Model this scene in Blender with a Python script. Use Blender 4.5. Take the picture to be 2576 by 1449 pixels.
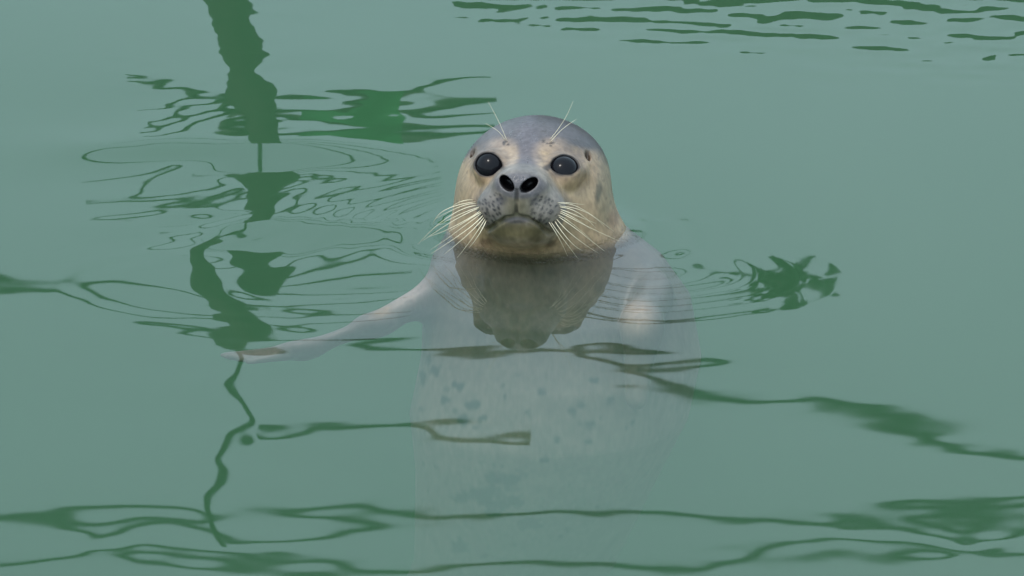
import bpy, math, random
import numpy as np

for _o in list(bpy.data.objects):
    bpy.data.objects.remove(_o)
scene = bpy.context.scene
R = math.radians

# ------------------------------------------------------------------ camera
PITCH, DIST = R(20), 9.0
AIM = np.array([-0.0254, -0.160, 0.0])
CAM = AIM + DIST * np.array([0, -math.cos(PITCH), math.sin(PITCH)])
cd = bpy.data.cameras.new('camera')
cam = bpy.data.objects.new('camera', cd)
scene.collection.objects.link(cam)
cam.location = CAM
cam.rotation_euler = (R(90) - PITCH, 0, 0)
cd.sensor_width = 36.0
cd.lens = 36.0 * DIST / (2576 * 0.00041)
cd.clip_start = 0.1
cd.clip_end = 2000
cd.dof.use_dof = True
cd.dof.focus_distance = 8.93
cd.dof.aperture_fstop = 80
scene.camera = cam

# ------------------------------------------------------------------ daylight
SUN_EL, SUN_AZ = R(63), R(222)          # high, behind the camera's left shoulder
w = bpy.data.worlds.new('World')
scene.world = w
w.use_nodes = True
nt = w.node_tree
nt.nodes.clear()
sky = nt.nodes.new('ShaderNodeTexSky')
sky.sky_type = 'NISHITA'
sky.sun_disc = False
sky.sun_elevation = SUN_EL
sky.sun_rotation = SUN_AZ
sky.air_density = 1.0
sky.dust_density = 4.0
sky.ozone_density = 1.0
bg = nt.nodes.new('ShaderNodeBackground')
bg.inputs['Strength'].default_value = 0.15
wo = nt.nodes.new('ShaderNodeOutputWorld')
cl = nt.nodes.new('ShaderNodeTexNoise'); cl.inputs['Scale'].default_value = 3.0; cl.inputs['Detail'].default_value = 8; cl.inputs['Roughness'].default_value = .62
cr = nt.nodes.new('ShaderNodeValToRGB')                      # a thin even cloud layer
cr.color_ramp.elements[0].color = (5.9, 7.9, 9.2, 1); cr.color_ramp.elements[1].color = (7.8, 9.9, 11.2, 1)
cr.color_ramp.elements[0].position = .3; cr.color_ramp.elements[1].position = .7
wc = nt.nodes.new('ShaderNodeTexCoord')
nt.links.new(wc.outputs['Generated'], cl.inputs['Vector']); nt.links.new(cl.outputs[0], cr.inputs[0])
mixs = nt.nodes.new('ShaderNodeMix'); mixs.data_type = 'RGBA'; mixs.inputs[0].default_value = .7
nt.links.new(sky.outputs[0], mixs.inputs[6]); nt.links.new(cr.outputs[0], mixs.inputs[7])
nt.links.new(mixs.outputs[2], bg.inputs[0])
nt.links.new(bg.outputs[0], wo.inputs[0])
sd = bpy.data.lights.new('sun', 'SUN')
sd.energy = 0.9
sd.angle = R(12)
sd.color = (1.0, 0.96, 0.90)
sun = bpy.data.objects.new('sun', sd)
scene.collection.objects.link(sun)
sdir = np.array([math.sin(SUN_AZ) * math.cos(SUN_EL), math.cos(SUN_AZ) * math.cos(SUN_EL), math.sin(SUN_EL)])
from mathutils import Vector
sun.rotation_euler = Vector(sdir).to_track_quat('Z', 'Y').to_euler()
sun.location = (0, 0, 6)
scene.view_settings.view_transform = 'Standard'
scene.view_settings.look = 'None'
scene.view_settings.exposure = 0.44
scene.view_settings.gamma = 1.0
scene.view_settings.use_curve_mapping = False
scene.render.engine = 'CYCLES'
cy = scene.cycles
cy.use_denoising = True
cy.max_bounces = 10
cy.transparent_max_bounces = 16
cy.volume_bounces = 2
cy.sample_clamp_indirect = 6

# ------------------------------------------------------------------ helpers
def link(o, parent=None):
    scene.collection.objects.link(o)
    if parent is not None:
        o.parent = parent
    return o

def tag(o, label=None, cat=None, group=None, kind=None):
    for k, v in (('label', label), ('category', cat), ('group', group), ('kind', kind)):
        if v:
            o[k] = v
    return o

def empty(name, loc):
    o = bpy.data.objects.new(name, None)
    o.location = loc
    return link(o)

def mesh_obj(name, V, F, mat, parent=None, smooth=True):
    me = bpy.data.meshes.new(name)
    me.from_pydata([tuple(map(float, v)) for v in V], [], [tuple(map(int, f)) for f in F])
    me.materials.append(mat)
    if smooth:
        me.polygons.foreach_set('use_smooth', [True] * len(me.polygons))
    me.update()
    return link(bpy.data.objects.new(name, me), parent)

def quad_mesh(name, V, Q, mat):
    me = bpy.data.meshes.new(name)
    V = np.ascontiguousarray(V, dtype=np.float32)
    Q = np.ascontiguousarray(Q, dtype=np.int32)
    me.vertices.add(len(V)); me.vertices.foreach_set('co', V.ravel())
    me.loops.add(Q.size); me.loops.foreach_set('vertex_index', Q.ravel())
    me.polygons.add(len(Q))
    me.polygons.foreach_set('loop_start', np.arange(len(Q), dtype=np.int32) * 4)
    me.polygons.foreach_set('loop_total', np.full(len(Q), 4, dtype=np.int32))
    me.update(calc_edges=True)
    me.validate()
    me.polygons.foreach_set('use_smooth', [True] * len(me.polygons))
    me.materials.append(mat)
    return me

def tube(path, radii, n=8, caps=True):
    P = np.array(path, float); m = len(P)
    T = np.gradient(P, axis=0); T /= np.linalg.norm(T, axis=1)[:, None]
    ref = np.array([0, 0, 1.0]) if abs(T[0][2]) < .8 else np.array([1.0, 0, 0])
    V = []; F = []
    for i in range(m):
        a = np.cross(T[i], ref); a /= np.linalg.norm(a); b = np.cross(T[i], a)
        for k in range(n):
            t = 2 * math.pi * k / n
            V.append(P[i] + radii[i] * (math.cos(t) * a + math.sin(t) * b))
    for i in range(m - 1):
        for k in range(n):
            F.append((i * n + k, i * n + (k + 1) % n, (i + 1) * n + (k + 1) % n, (i + 1) * n + k))
    if caps:
        F.append(tuple(range(n))[::-1]); F.append(tuple((m - 1) * n + k for k in range(n)))
    return V, F

def box_vf(x0, x1, y0, y1, z0, z1, bev=0.0):
    b = bev
    if b <= 0:
        V = [(x, y, z) for z in (z0, z1) for y in (y0, y1) for x in (x0, x1)]
        F = [(0, 2, 3, 1), (4, 5, 7, 6), (0, 1, 5, 4), (2, 6, 7, 3), (0, 4, 6, 2), (1, 3, 7, 5)]
        return V, F
    # a box with chamfered upper edges
    V = [(x, y, z0) for y in (y0, y1) for x in (x0, x1)]
    V += [(x, y, z1 - b) for y in (y0, y1) for x in (x0, x1)]
    V += [(x, y, z1) for y in (y0 + b, y1 - b) for x in (x0 + b, x1 - b)]
    F = [(0, 2, 3, 1)]
    for o in (0, 4):
        F += [(o, o + 1, o + 5, o + 4), (o + 1, o + 3, o + 7, o + 5), (o + 3, o + 2, o + 6, o + 7), (o + 2, o, o + 4, o + 6)]
    F += [(8, 9, 11, 10)]
    return V, F

def new_mat(name):
    m = bpy.data.materials.new(name)
    m.use_nodes = True
    t = m.node_tree
    return m, t, t.nodes['Principled BSDF']

def simple_mat(name, col, rough=.7, noise=0.0, scale=30, bump=0.0, metal=0.0):
    m, t, p = new_mat(name)
    p.inputs['Roughness'].default_value = rough
    p.inputs['Metallic'].default_value = metal
    tc = t.nodes.new('ShaderNodeTexCoord')
    nz = t.nodes.new('ShaderNodeTexNoise'); nz.inputs['Scale'].default_value = scale; nz.inputs['Detail'].default_value = 6
    t.links.new(tc.outputs['Object'], nz.inputs['Vector'])
    cr = t.nodes.new('ShaderNodeValToRGB')
    cr.color_ramp.elements[0].color = (*[c * (1 - noise) for c in col], 1)
    cr.color_ramp.elements[1].color = (*[min(1, c * (1 + noise)) for c in col], 1)
    cr.color_ramp.elements[0].position = .3; cr.color_ramp.elements[1].position = .7
    t.links.new(nz.outputs[0], cr.inputs[0]); t.links.new(cr.outputs[0], p.inputs['Base Color'])
    if bump:
        bp = t.nodes.new('ShaderNodeBump'); bp.inputs['Strength'].default_value = bump; bp.inputs['Distance'].default_value = .003
        t.links.new(nz.outputs[0], bp.inputs['Height']); t.links.new(bp.outputs[0], p.inputs['Normal'])
    return m

# photo pixels (2576 wide) <-> the plane through the seal, used only to write down where marks sit on its coat
PX = 0.41                                     # millimetres per pixel at the seal
CP, SP = math.cos(PITCH), math.sin(PITCH)
VIEW = np.array([0, CP, -SP])
def pix(V):                                   # V in mm
    return 1350 + V[:, 0] / PX, 590 - (V[:, 2] * CP + V[:, 1] * SP) / PX

# ------------------------------------------------------------------ the seal, as one distance field (millimetres)
f_ = lambda *a: np.array(a, np.float32)
YAW, TILT, ROLL = R(8), R(11), R(1.2)
HF = np.array([-math.sin(YAW) * math.cos(TILT), -math.cos(YAW) * math.cos(TILT), math.sin(TILT)])
HR = np.array([math.cos(YAW), -math.sin(YAW), 0.0])
HU = np.cross(HF, HR)
HU = HU if HU[2] > 0 else -HU
HR, HU = HR * math.cos(ROLL) - HU * math.sin(ROLL), HU * math.cos(ROLL) + HR * math.sin(ROLL)
HO = np.array([-2.0, 28.0, 53.0])
LID = .87
def to_head(x, y, z):
    a, b, c = x - HO[0], y - HO[1], z - HO[2]
    return tuple((a * v[0] + b * v[1] + c * v[2]).astype(np.float32) for v in (HR, HF, HU))
def head_pt(r, f, u):
    return HO + r * HR + f * HF + u * HU
def smin(a, b, k):
    h = np.clip(.5 + .5 * (b - a) / k, 0, 1)
    return b + (a - b) * h - k * h * (1 - h)
def smax(a, b, k):
    return -smin(-a, -b, k)
def ell(p, c, r):
    x, y, z = (p[0] - c[0]), (p[1] - c[1]), (p[2] - c[2])
    k0 = np.sqrt((x / r[0]) ** 2 + (y / r[1]) ** 2 + (z / r[2]) ** 2)
    k1 = np.sqrt((x / r[0] ** 2) ** 2 + (y / r[1] ** 2) ** 2 + (z / r[2] ** 2) ** 2) + 1e-6
    return k0 * (k0 - 1) / k1
def cone(p, a, b, ra, rb, flat=None):
    a = np.array(a, float); b = np.array(b, float); d = b - a
    x, y, z = p[0] - a[0], p[1] - a[1], p[2] - a[2]
    t = np.clip((x * d[0] + y * d[1] + z * d[2]) / d.dot(d), 0, 1)
    x, y, z = x - t * d[0], y - t * d[1], z - t * d[2]
    if flat is not None:                      # thinner along one axis: a flipper blade
        ax, s = flat; q = x * ax[0] + y * ax[1] + z * ax[2]
        l2 = x * x + y * y + z * z + (s * s - 1) * q * q
        return (np.sqrt(l2) - (ra + (rb - ra) * t)) * (1.0 / s if s > 1 else 1)
    return np.sqrt(x * x + y * y + z * z) - (ra + (rb - ra) * t)
# body: half widths against depth
BZ = np.array([-760, -700, -600, -500, -381, -273, -208, -142, -77, -33, 0, 40], float)
BX = np.array([-215, -200, -150, -90, -22, 2, 14, 27, 22, 12, 2, 0], float)
BA = np.array([20, 34, 58, 82, 108, 130, 148, 148, 141, 122, 93, 76], float)
BY = np.array([120, 110, 80, 55, 40, 28, 24, 24, 24, 22, 20, 18], float)
BB = np.array([18, 30, 50, 68, 90, 118, 130, 126, 108, 82, 62, 56], float)
def body(p):
    x, y, z = p
    c = lambda A: np.interp(z, BZ, A).astype(np.float32)
    a, b = c(BA), c(BB)
    k = np.sqrt(((x - c(BX)) / a) ** 2 + ((y - c(BY)) / b) ** 2)
    d = (k - 1) * np.minimum(a, b) * .9
    return smax(smax(d, z - 20, 30), -760 - z, 20)
def head_base(p):
    q = to_head(*p)
    x, y, z = p[0] + 2, p[1] - 46, p[2] - 51                    # braincase, its flat top sloping forward
    cq = (x * HR[0] + y * HR[1], -(x * math.sin(YAW) + y * math.cos(YAW)), z)
    ct, st = math.cos(R(-17)), math.sin(R(-17))
    d = ell((cq[0] , cq[1] * ct + cq[2] * st, -cq[1] * st + cq[2] * ct), (0, 0, 0), (75, 81, 45))                       # braincase
    d = smin(d, ell(q, (1, 10, -25), (76, 62, 41)), 30)         # cheeks
    d = smin(d, ell(q, (0, 74, -6), (37, 46, 31)), 34)          # muzzle
    d = smin(d, ell(q, (0, 80, 8), (26, 38, 17)), 18)           # bridge of the nose
    for s in (-1, 1):
        d = smin(d, ell(q, (s * 38, 46, 19), (20, 20, 8)), 14) # brow
        d = smin(d, ell(q, (s * 23, 92, -17), (24, 24, 21)), 9) # whisker pad
    d = smin(d, ell(q, (0, 107, 10), (25, 13, 13)), 14)           # nose pad
    d = smin(d, ell(q, (0, 72, -41), (40, 32, 21)), 18)         # chin
    d = smin(d, cone(p, head_pt(0, 36, -34), (0, 20, -34), 42, 66), 22)   # throat
    d = smin(d, cone(p, (0, 34, 48), (2, 30, -40), 66, 76), 30) # neck
    return d
def project(px, py, fn):                                        # first hit along the line of sight
    px = np.atleast_1d(np.asarray(px, float)); py = np.atleast_1d(np.asarray(py, float))
    X = (px - 1350) * PX; Vv = (590 - py) * PX
    P = np.c_[X, Vv * SP, Vv * CP] - 300 * VIEW
    for _ in range(90):
        d = fn((P[:, 0], P[:, 1], P[:, 2]))
        P = P + (np.clip(d, -30, 30) * .7)[:, None] * VIEW
    return P
def grad(P, fn, e=.6):
    g = np.stack([fn(tuple((P + e * ax).T)) - fn(tuple((P - e * ax).T)) for ax in np.eye(3)], 1)
    return g / (np.linalg.norm(g, axis=1)[:, None] + 1e-9)
EYES = project([1228, 1422], [411, 415], head_base)
EYEN = grad(EYES, head_base, 6)
EYEN = EYEN - np.array([.85, .25])[:, None] * VIEW
EYEN /= np.linalg.norm(EYEN, axis=1)[:, None]
EYEC = EYES - 10.2 * EYEN
EYER = 17.4
def lid_radius(x, y, z, n, s):              # distance from the eye's axis, stretched along the lids
    up = HU - n * HU.dot(n); up /= np.linalg.norm(up); sd = np.cross(up, n); sd = sd if sd.dot(HR) > 0 else -sd
    a, b = x * sd[0] + y * sd[1] + z * sd[2], x * up[0] + y * up[1] + z * up[2]
    ca, sa = math.cos(R(10 * s)), math.sin(R(10 * s))
    a, b = a * ca + b * sa, -a * sa + b * ca
    inner = np.clip(-s * a / 17, 0, 1.6)    # drawn out to the tear corner
    return np.sqrt((a / (1 + .16 * inner * inner)) ** 2 + (b / LID) ** 2)
MOUTH = project([1222, 1248, 1274, 1300, 1328, 1358, 1386], [578, 562, 548, 543, 548, 565, 588], head_base)
GROOVE = project([1300, 1299, 1299], [478, 508, 541], head_base)
EARS = project([1187, 1481], [376, 384], head_base)
def flippers(p):
    d = cone(p, (-92, -4, -56), (-172, -34, -88), 22, 15, ((0.1, .75, .65), 1.6))        # stretched fore flipper
    d = smin(d, cone(p, (-172, -34, -88), (-246, -44, -112), 15, 14, ((0.05, .6, .8), 2.2)), 14)
    d = smin(d, cone(p, (-246, -44, -112), (-318, -40, -120), 14, 6, ((0.0, .6, .8), 2.4)), 14)
    for k in range(4):                                          # toes
        d = smin(d, cone(p, (-262, -42 - 4 * k, -114), (-328 + 9 * k, -36 - 7 * k, -120), 6, 3.5, ((0, .5, .85), 1.4)), 5)
    e = cone(p, (124, -30, -52), (110, -92, -66), 24, 21, ((.85, .2, .1), 1.3))          # fore flipper folded at the side
    e = smin(e, cone(p, (110, -92, -66), (104, -112, -140), 20, 12, ((.3, .9, .1), 1.6)), 18)
    return d, e
def hind(p):
    d = None
    for s in (-1, 1):
        for k in range(4):
            c = cone(p, (-215 + s * 14, 120, -745), (-225 + s * (40 + 22 * k), 128, -880 + 12 * abs(k - 1)), 16, 8, ((0, 1, 0), 1.8))
            d = c if d is None else smin(d, c, 12)
    return d
def seal_sdf(p):
    d = smin(head_base(p), body(p), 26)
    a, b = flippers(p)
    d = smin(smin(d, a, 22), b, 14)
    d = smin(d, hind(p), 20)
    q = to_head(*p)
    for i, s in enumerate((-1, 1)):
        c, n, e0 = EYEC[i], EYEN[i], EYES[i]
        x, y, z = p[0] - c[0], p[1] - c[1], p[2] - c[2]
        sp = np.sqrt(x * x + y * y + z * z)
        x, y, z = p[0] - e0[0], p[1] - e0[1], p[2] - e0[2]
        h = x * n[0] + y * n[1] + z * n[2]
        rr = lid_radius(x, y, z, n, s)
        d = smin(d, sp - (EYER + 1.5), 7)                                         # lids drawn over the eyeball
        d = smax(d, -np.maximum(rr - 14.2, -(h + 9)), 1.6)                        # the opening
        d = smin(d, np.sqrt((rr - 15.4) ** 2 + (h + .6) ** 2) - 1.6, 3)
        # nostril, a slanting hole, its outer end higher
        ca, sa = math.cos(R(38)), math.sin(R(38))
        rx, rf, ru = q[0] + 1.6 - s * 11.4, q[1] - 116, q[2] - 11.5
        t1, t2 = rx * ca + s * ru * sa, -s * rx * sa + ru * ca
        d = smax(d, -ell((t1, rf, t2), (0, 0, 0), (10.2, 16, 6.0)), 2)
        g = EARS[i]
        d = smax(d, -ell((p[0] - g[0], p[1] - g[1], p[2] - g[2]), (0, 0, 0), (2.8, 7, 8)), 2.5)
    for A, rad in ((MOUTH, 2.6), (GROOVE, 1.5)):
        for k in range(len(A) - 1):
            d = smax(d, -cone(p, A[k], A[k + 1], rad, rad), 3)
    return d

def axis_grid(segs):
    out = [segs[0][0]]
    for a, b, s in segs:
        n = max(1, int(round((b - a) / s)))
        out += list(a + (b - a) * (np.arange(1, n + 1) / n))
    return np.array(out, np.float32)
def surface_nets(gx, gy, gz, fn):
    nx, ny, nz = len(gx), len(gy), len(gz)
    F = np.empty((nx, ny, nz), np.float32)
    Yg, Zg = np.meshgrid(gy, gz, indexing='ij')
    CH = 8
    for i in range(0, nx, CH):
        xs = gx[i:i + CH]
        X = np.broadcast_to(xs[:, None, None], (len(xs), ny, nz))
        F[i:i + CH] = fn((X, np.broadcast_to(Yg, X.shape), np.broadcast_to(Zg, X.shape)))
    G = (gx, gy, gz)
    S = F < 0
    cell = np.zeros((nx - 1, ny - 1, nz - 1), np.int8)
    for a in (0, 1):
        for b in (0, 1):
            for c in (0, 1):
                cell += S[a:nx - 1 + a, b:ny - 1 + b, c:nz - 1 + c]
    act = np.argwhere((cell > 0) & (cell < 8))
    idx = np.full(cell.shape, -1, np.int32)
    idx[tuple(act.T)] = np.arange(len(act))
    acc = np.zeros((len(act), 3)); cnt = np.zeros(len(act))
    I = act
    for ax in range(3):
        o1, o2 = [k for k in range(3) if k != ax]
        for a in (0, 1):
            for b in (0, 1):
                n0 = I.copy(); n0[:, o1] += a; n0[:, o2] += b
                n1 = n0.copy(); n1[:, ax] += 1
                v0 = F[tuple(n0.T)]; v1 = F[tuple(n1.T)]
                m = (v0 < 0) != (v1 < 0)
                t = np.where(m, v0 / np.where(m, v0 - v1, 1), 0)
                P = np.stack([G[k][n0[:, k]] for k in range(3)], 1).astype(float)
                P[:, ax] += t * (G[ax][n1[:, ax]] - G[ax][n0[:, ax]])
                acc[m] += P[m]; cnt[m] += 1
    V = acc / cnt[:, None]
    Q = []
    for ax in range(3):
        o1, o2 = (ax + 1) % 3, (ax + 2) % 3
        sl0 = [slice(None)] * 3; sl1 = [slice(None)] * 3
        sl0[ax] = slice(0, -1); sl1[ax] = slice(1, None)
        for k in (o1, o2):
            sl0[k] = sl1[k] = slice(1, -1)
        a, b = S[tuple(sl0)], S[tuple(sl1)]
        E = np.argwhere(a != b)
        flip = a[tuple(E.T)]
        E[:, o1] += 1; E[:, o2] += 1
        c = []
        for da, db in ((-1, -1), (0, -1), (0, 0), (-1, 0)):
            e = E.copy(); e[:, o1] += da; e[:, o2] += db
            c.append(idx[tuple(e.T)])
        q = np.stack(c, 1)
        q[~flip] = q[~flip][:, ::-1]
        Q.append(q)
    return V, np.concatenate(Q)

gx = axis_grid([(-345, -150, 5), (-150, -92, 4), (-92, 88, 1.35), (88, 185, 4)])
gy = axis_grid([(-185, -132, 4), (-132, -20, 1.35), (-20, 20, 2.5), (20, 190, 6)])
gz = axis_grid([(-910, -420, 9), (-420, -20, 5), (-20, 10, 2.2), (10, 134, 1.35), (134, 150, 4)])
SV, SQ = surface_nets(gx, gy, gz, seal_sdf)
for _ in range(3):
    P = tuple(SV.T)
    d = seal_sdf(P); e = .5
    g = np.stack([seal_sdf(tuple((SV + e * ax).T)) - seal_sdf(tuple((SV - e * ax).T)) for ax in np.eye(3)], 1) / (2 * e)
    SV = SV - .7 * np.clip(d, -2, 2)[:, None] * g / (np.maximum((g * g).sum(1), .3))[:, None]

# ---- coat colours, written as marks on the head's front
rng = np.random.RandomState(5)
def vnoise(P, sc, seed):
    r = np.random.RandomState(seed); T = r.rand(64, 64, 64).astype(np.float32)
    q = P / sc + 1000; i = np.floor(q).astype(int); t = q - i; t = t * t * (3 - 2 * t)
    o = 0
    for a in (0, 1):
        for b in (0, 1):
            for c in (0, 1):
                wgt = (t[:, 0] if a else 1 - t[:, 0]) * (t[:, 1] if b else 1 - t[:, 1]) * (t[:, 2] if c else 1 - t[:, 2])
                o = o + wgt * T[(i[:, 0] + a) % 64, (i[:, 1] + b) % 64, (i[:, 2] + c) % 64]
    return o
N1 = vnoise(SV, 14, 1); N2 = vnoise(SV, 5, 2); N3 = vnoise(SV, 40, 3)
px, py = pix(SV)
NRM = grad(SV, seal_sdf, 1.0)
front = np.clip(-(NRM @ VIEW) * 2 + .3, 0, 1)
lin = lambda *c: np.array([(v / 255 / 12.92 if v < 10.3 else ((v / 255 + .055) / 1.055) ** 2.4) for v in c])
COL = np.tile(lin(168, 150, 122), (len(SV), 1))
def mix(mask, col):
    global COL
    COL = COL * (1 - mask[:, None]) + np.asarray(col) * mask[:, None]
def sst(a, b, x):
    t = np.clip((x - a) / (b - a), 0, 1)
    return t * t * (3 - 2 * t)
def blob(cx, cy, rx, ry, soft=.5, ang=0, nz=.25):
    c, s = math.cos(R(ang)), math.sin(R(ang))
    u, v = (px - cx) * c + (py - cy) * s, -(px - cx) * s + (py - cy) * c
    k = np.sqrt((u / rx) ** 2 + (v / ry) ** 2) + nz * (N1 - .5) + nz * (N2 - .5)
    return (1 - sst(1 - soft, 1 + soft, k)) * (front > .05)
hr, hf, hu = to_head(*SV.T)
above = (SV[:, 2] > -12)
# crown, dark grey, running down the forehead
crown = sst(0, 1, (360 + 8 * (N1 - .5) * 4 - 22 * np.abs((px - 1335) / 150) ** 2 * -1 - py) / 44 + .5)
crown = np.maximum(crown, sst(-5, 25, -hf + 10 * (N1 - .5)) * sst(-15, 15, hu - 14))
mix(crown * above, lin(70, 70, 75))
mix(.9 * blob(1328, 385, 30, 95, .4), lin(92, 92, 104))
mix(.85 * blob(1308, 438, 56, 34, .5), lin(108, 107, 118))
mix(.5 * blob(1330, 335, 120, 30, .5), lin(112, 112, 120))
for cx in (1258, 1392):
    mix(.55 * blob(cx, 362, 34, 20, .6), lin(182, 165, 148))       # pale brow
mix(.55 * blob(1275, 405, 22, 40, .6, 25), lin(186, 172, 158))
mix(.45 * blob(1362, 405, 16, 40, .6, -20), lin(180, 165, 150))
for cx, cy, sg in ((1215, 492, 40), (1398, 490, -40)):
    mix(.6 * blob(cx, cy, 60, 20, .6, -sg), lin(112, 108, 108))    # grey streaks from nose to cheek
mix(.45 * blob(1465, 425, 22, 50, .6), lin(120, 98, 82))
mix(.8 * blob(1508, 478, 8, 28, .5, 8), lin(36, 34, 30))           # dark marks on the right cheek
mix(.6 * blob(1500, 430, 20, 40, .6), lin(150, 128, 104))
mix(.5 * blob(1525, 470, 26, 90, .5), lin(104, 106, 88))  # right edge darker: the shaded side put into the coat colour
mix(.5 * blob(1155, 480, 26, 90, .5), lin(140, 132, 108))
# eye surround
for i, (cx, cy) in enumerate(((1228, 411), (1422, 415))):
    mix(.7 * blob(cx, cy - 8, 48, 44, .3), lin(112, 102, 98))
    mix(.35 * blob(cx, cy + 36, 40, 12, .6), lin(190, 165, 140))
    q3 = SV - EYES[i]; dd = np.linalg.norm(q3, axis=1)
    q3 = q3 - (q3 @ EYEN[i])[:, None] * EYEN[i]
    lr = lid_radius(q3[:, 0], q3[:, 1], q3[:, 2], EYEN[i], (-1, 1)[i])
    mix((1 - sst(14.4, 17.6, lr + 1.5 * (N2 - .5))) * (dd < 26), lin(26, 23, 24))
mix(.7 * blob(1266, 422, 14, 7, .6, 30), lin(60, 55, 56))
mix(.8 * blob(1378, 418, 14, 8, .5, -20), lin(64, 58, 56))
# muzzle
muz = sst(78, 96, hf + 4 * (N1 - .5)) * (np.abs(hr) < 60)
mix(.75 * muz, lin(126, 126, 124))
mix(.7 * blob(1240, 522, 46, 44, .4), lin(104, 104, 104))
mix(.7 * blob(1366, 526, 46, 44, .4), lin(104, 105, 104))
mix(.6 * blob(1300, 524, 30, 30, .8), lin(136, 132, 110))
mix(.7 * blob(1255, 560, 34, 9, .5, -30), lin(128, 122, 88))
mix(.6 * blob(1350, 562, 34, 9, .5, 35), lin(120, 114, 84))
# rows of whisker pits
for side, cx0 in ((-1, 1299), (1, 1299)):
    for row in range(6):
        for k in range(8):
            ux = cx0 + side * (30 + 9.2 * k + 3 * (row % 2)) + rng.uniform(-3.5, 3.5)
            uy = 482 + row * 12.5 + k * 2.2 + 1.4 * abs(k - 2) + rng.uniform(-3, 3)
            if abs(ux - 1299) < 34 + .1 * (uy - 484): continue
            mix(rng.uniform(.5, .95) * blob(ux, uy, rng.uniform(3, 6.5), rng.uniform(2, 3), .5, -side * rng.uniform(35, 60), .2), lin(26, 26, 32))
for cx, cy, n in ((1276, 354, 5), (1380, 354, 6)):
    for k in range(n):
        mix(.8 * blob(cx + rng.uniform(-14, 14), cy + rng.uniform(-8, 8), 4, 2.4, .5, 0, 0), lin(52, 50, 54))
mix(.55 * blob(1262, 500, 18, 12, .5, -40), lin(60, 62, 74))
mix(.45 * blob(1345, 505, 12, 12, .5), lin(70, 72, 82))
# nose leather
nose = 1 - sst(.85, 1.15, np.sqrt((hr / 27) ** 2 + ((hu - 10) / 13) ** 2) + .1 * (N1 - .5))
mix(.85 * nose * sst(100, 106, hf), lin(98, 99, 108))
for s in (-1, 1):
    rx, ru = hr + 1.6 - s * 11.4, hu - 11.5
    t1, t2 = rx * math.cos(R(38)) + s * ru * math.sin(R(38)), -s * rx * math.sin(R(38)) + ru * math.cos(R(38))
    mix((1 - sst(.92, 1.12, np.sqrt((t1 / 10.2) ** 2 + (t2 / 6.0) ** 2))) * (hf > 95), lin(9, 9, 12))  # darkness inside the nostril hollow, painted into the colour
# lips, chin, throat
mix(.55 * blob(1300, 590, 100, 26, .5), lin(122, 110, 74))
mix(.65 * blob(1300, 580, 70, 18, .5), lin(84, 80, 50))  # chin below the lip darkened, its shade put into the colour
mix(.7 * blob(1300, 552, 30, 8, .4), lin(72, 72, 84))
mix(.6 * blob(1222, 610, 20, 11, .5), lin(84, 62, 48))
mix(.7 * blob(1384, 614, 16, 9, .5, -25), lin(58, 50, 40))
mix(.5 * blob(1345, 600, 14, 9, .6), lin(80, 72, 50))
mix(.5 * blob(1295, 622, 90, 14, .5), lin(160, 140, 108))
mix(.5 * blob(1548, 545, 14, 24, .5), lin(104, 78, 66))
def near(A):
    dm = np.full(len(SV), 1e9)
    for k in range(len(A) - 1):
        dm = np.minimum(dm, cone(tuple(SV.T), A[k], A[k + 1], 0, 0))
    return dm
mix(.9 * (1 - sst(1.4, 4.4, near(MOUTH))) * front * (1 - .6 * sst(40, 80, np.abs(px - 1304))), lin(36, 33, 28))  # shade of the carved mouth crease, painted along it
mix(.9 * (1 - sst(.8, 2.6, near(GROOVE) * .9)) * front, lin(24, 24, 28))  # lip groove likewise darkened in the colour, as its shade
for i in (0, 1):
    mix(.97 * (1 - sst(5, 8.5, np.linalg.norm((SV - EARS[i]) * [2.0, .8, .72], axis=1))), lin(18, 15, 15))  # shade inside the ear slit, painted dark
    mix(.4 * (1 - sst(5, 12, np.linalg.norm(SV - EARS[i], axis=1))), lin(120, 104, 90))
# body below the water: pale belly, grey back, small dark spots, pinkish flippers
below = sst(-3, 7, -SV[:, 2] + 4 * (N1 - .5))
back = sst(10, 80, SV[:, 1] + 30 * (N3 - .5))
bodycol = (lin(84, 78, 68)[None] + sst(60, 200, -SV[:, 2])[:, None] * (lin(150, 137, 131) - lin(84, 78, 68))[None]) * (1 - back[:, None]) + lin(70, 70, 72)[None] * back[:, None]  # darker near the neck: the head's shade put into the coat colour
COL = COL * (1 - below[:, None]) + bodycol * below[:, None]
def spot(cx, cy, rx, ry, a=.95, ang=0, soft=.4):
    mix(a * blob(cx, cy, rx, ry, soft, ang, .9) * below, lin(14, 16, 30))
for q in ((1115, 1010, 11, 8), (1190, 1022, 22, 9), (1155, 975, 14, 10), (1165, 1060, 14, 11), (1215, 1055, 12, 10),
          (1090, 935, 12, 14), (1075, 905, 10, 20), (1440, 1035, 14, 12), (1465, 1020, 18, 8), (1488, 1068, 14, 14),
          (1485, 1115, 12, 10), (1360, 985, 14, 12), (1405, 1112, 10, 7), (1372, 1162, 14, 8), (1140, 970, 8, 8),
          (1285, 1215, 40, 22), (1220, 1250, 42, 24), (1250, 1275, 44, 16), (1300, 1272, 24, 16), (1235, 1215, 16, 18),
          (1160, 1262, 24, 14), (1330, 1330, 30, 14), (1230, 1300, 26, 12), (1150, 1390, 24, 20), (1060, 955, 8, 18),
          (1500, 960, 10, 8), (1540, 1010, 12, 10), (1600, 1070, 9, 7), (1330, 1040, 8, 7), (1270, 1000, 6, 6)):
    spot(*q)
for _ in range(40):
    spot(rng.uniform(1050, 1640), rng.uniform(900, 1440), rng.uniform(4, 8), rng.uniform(3, 6), .6)
fa, fb = flippers(tuple(SV.T))
mix(.9 * (1 - sst(0, 10, fa)) * sst(-100, -124, SV[:, 0]), lin(104, 92, 90))
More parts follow.
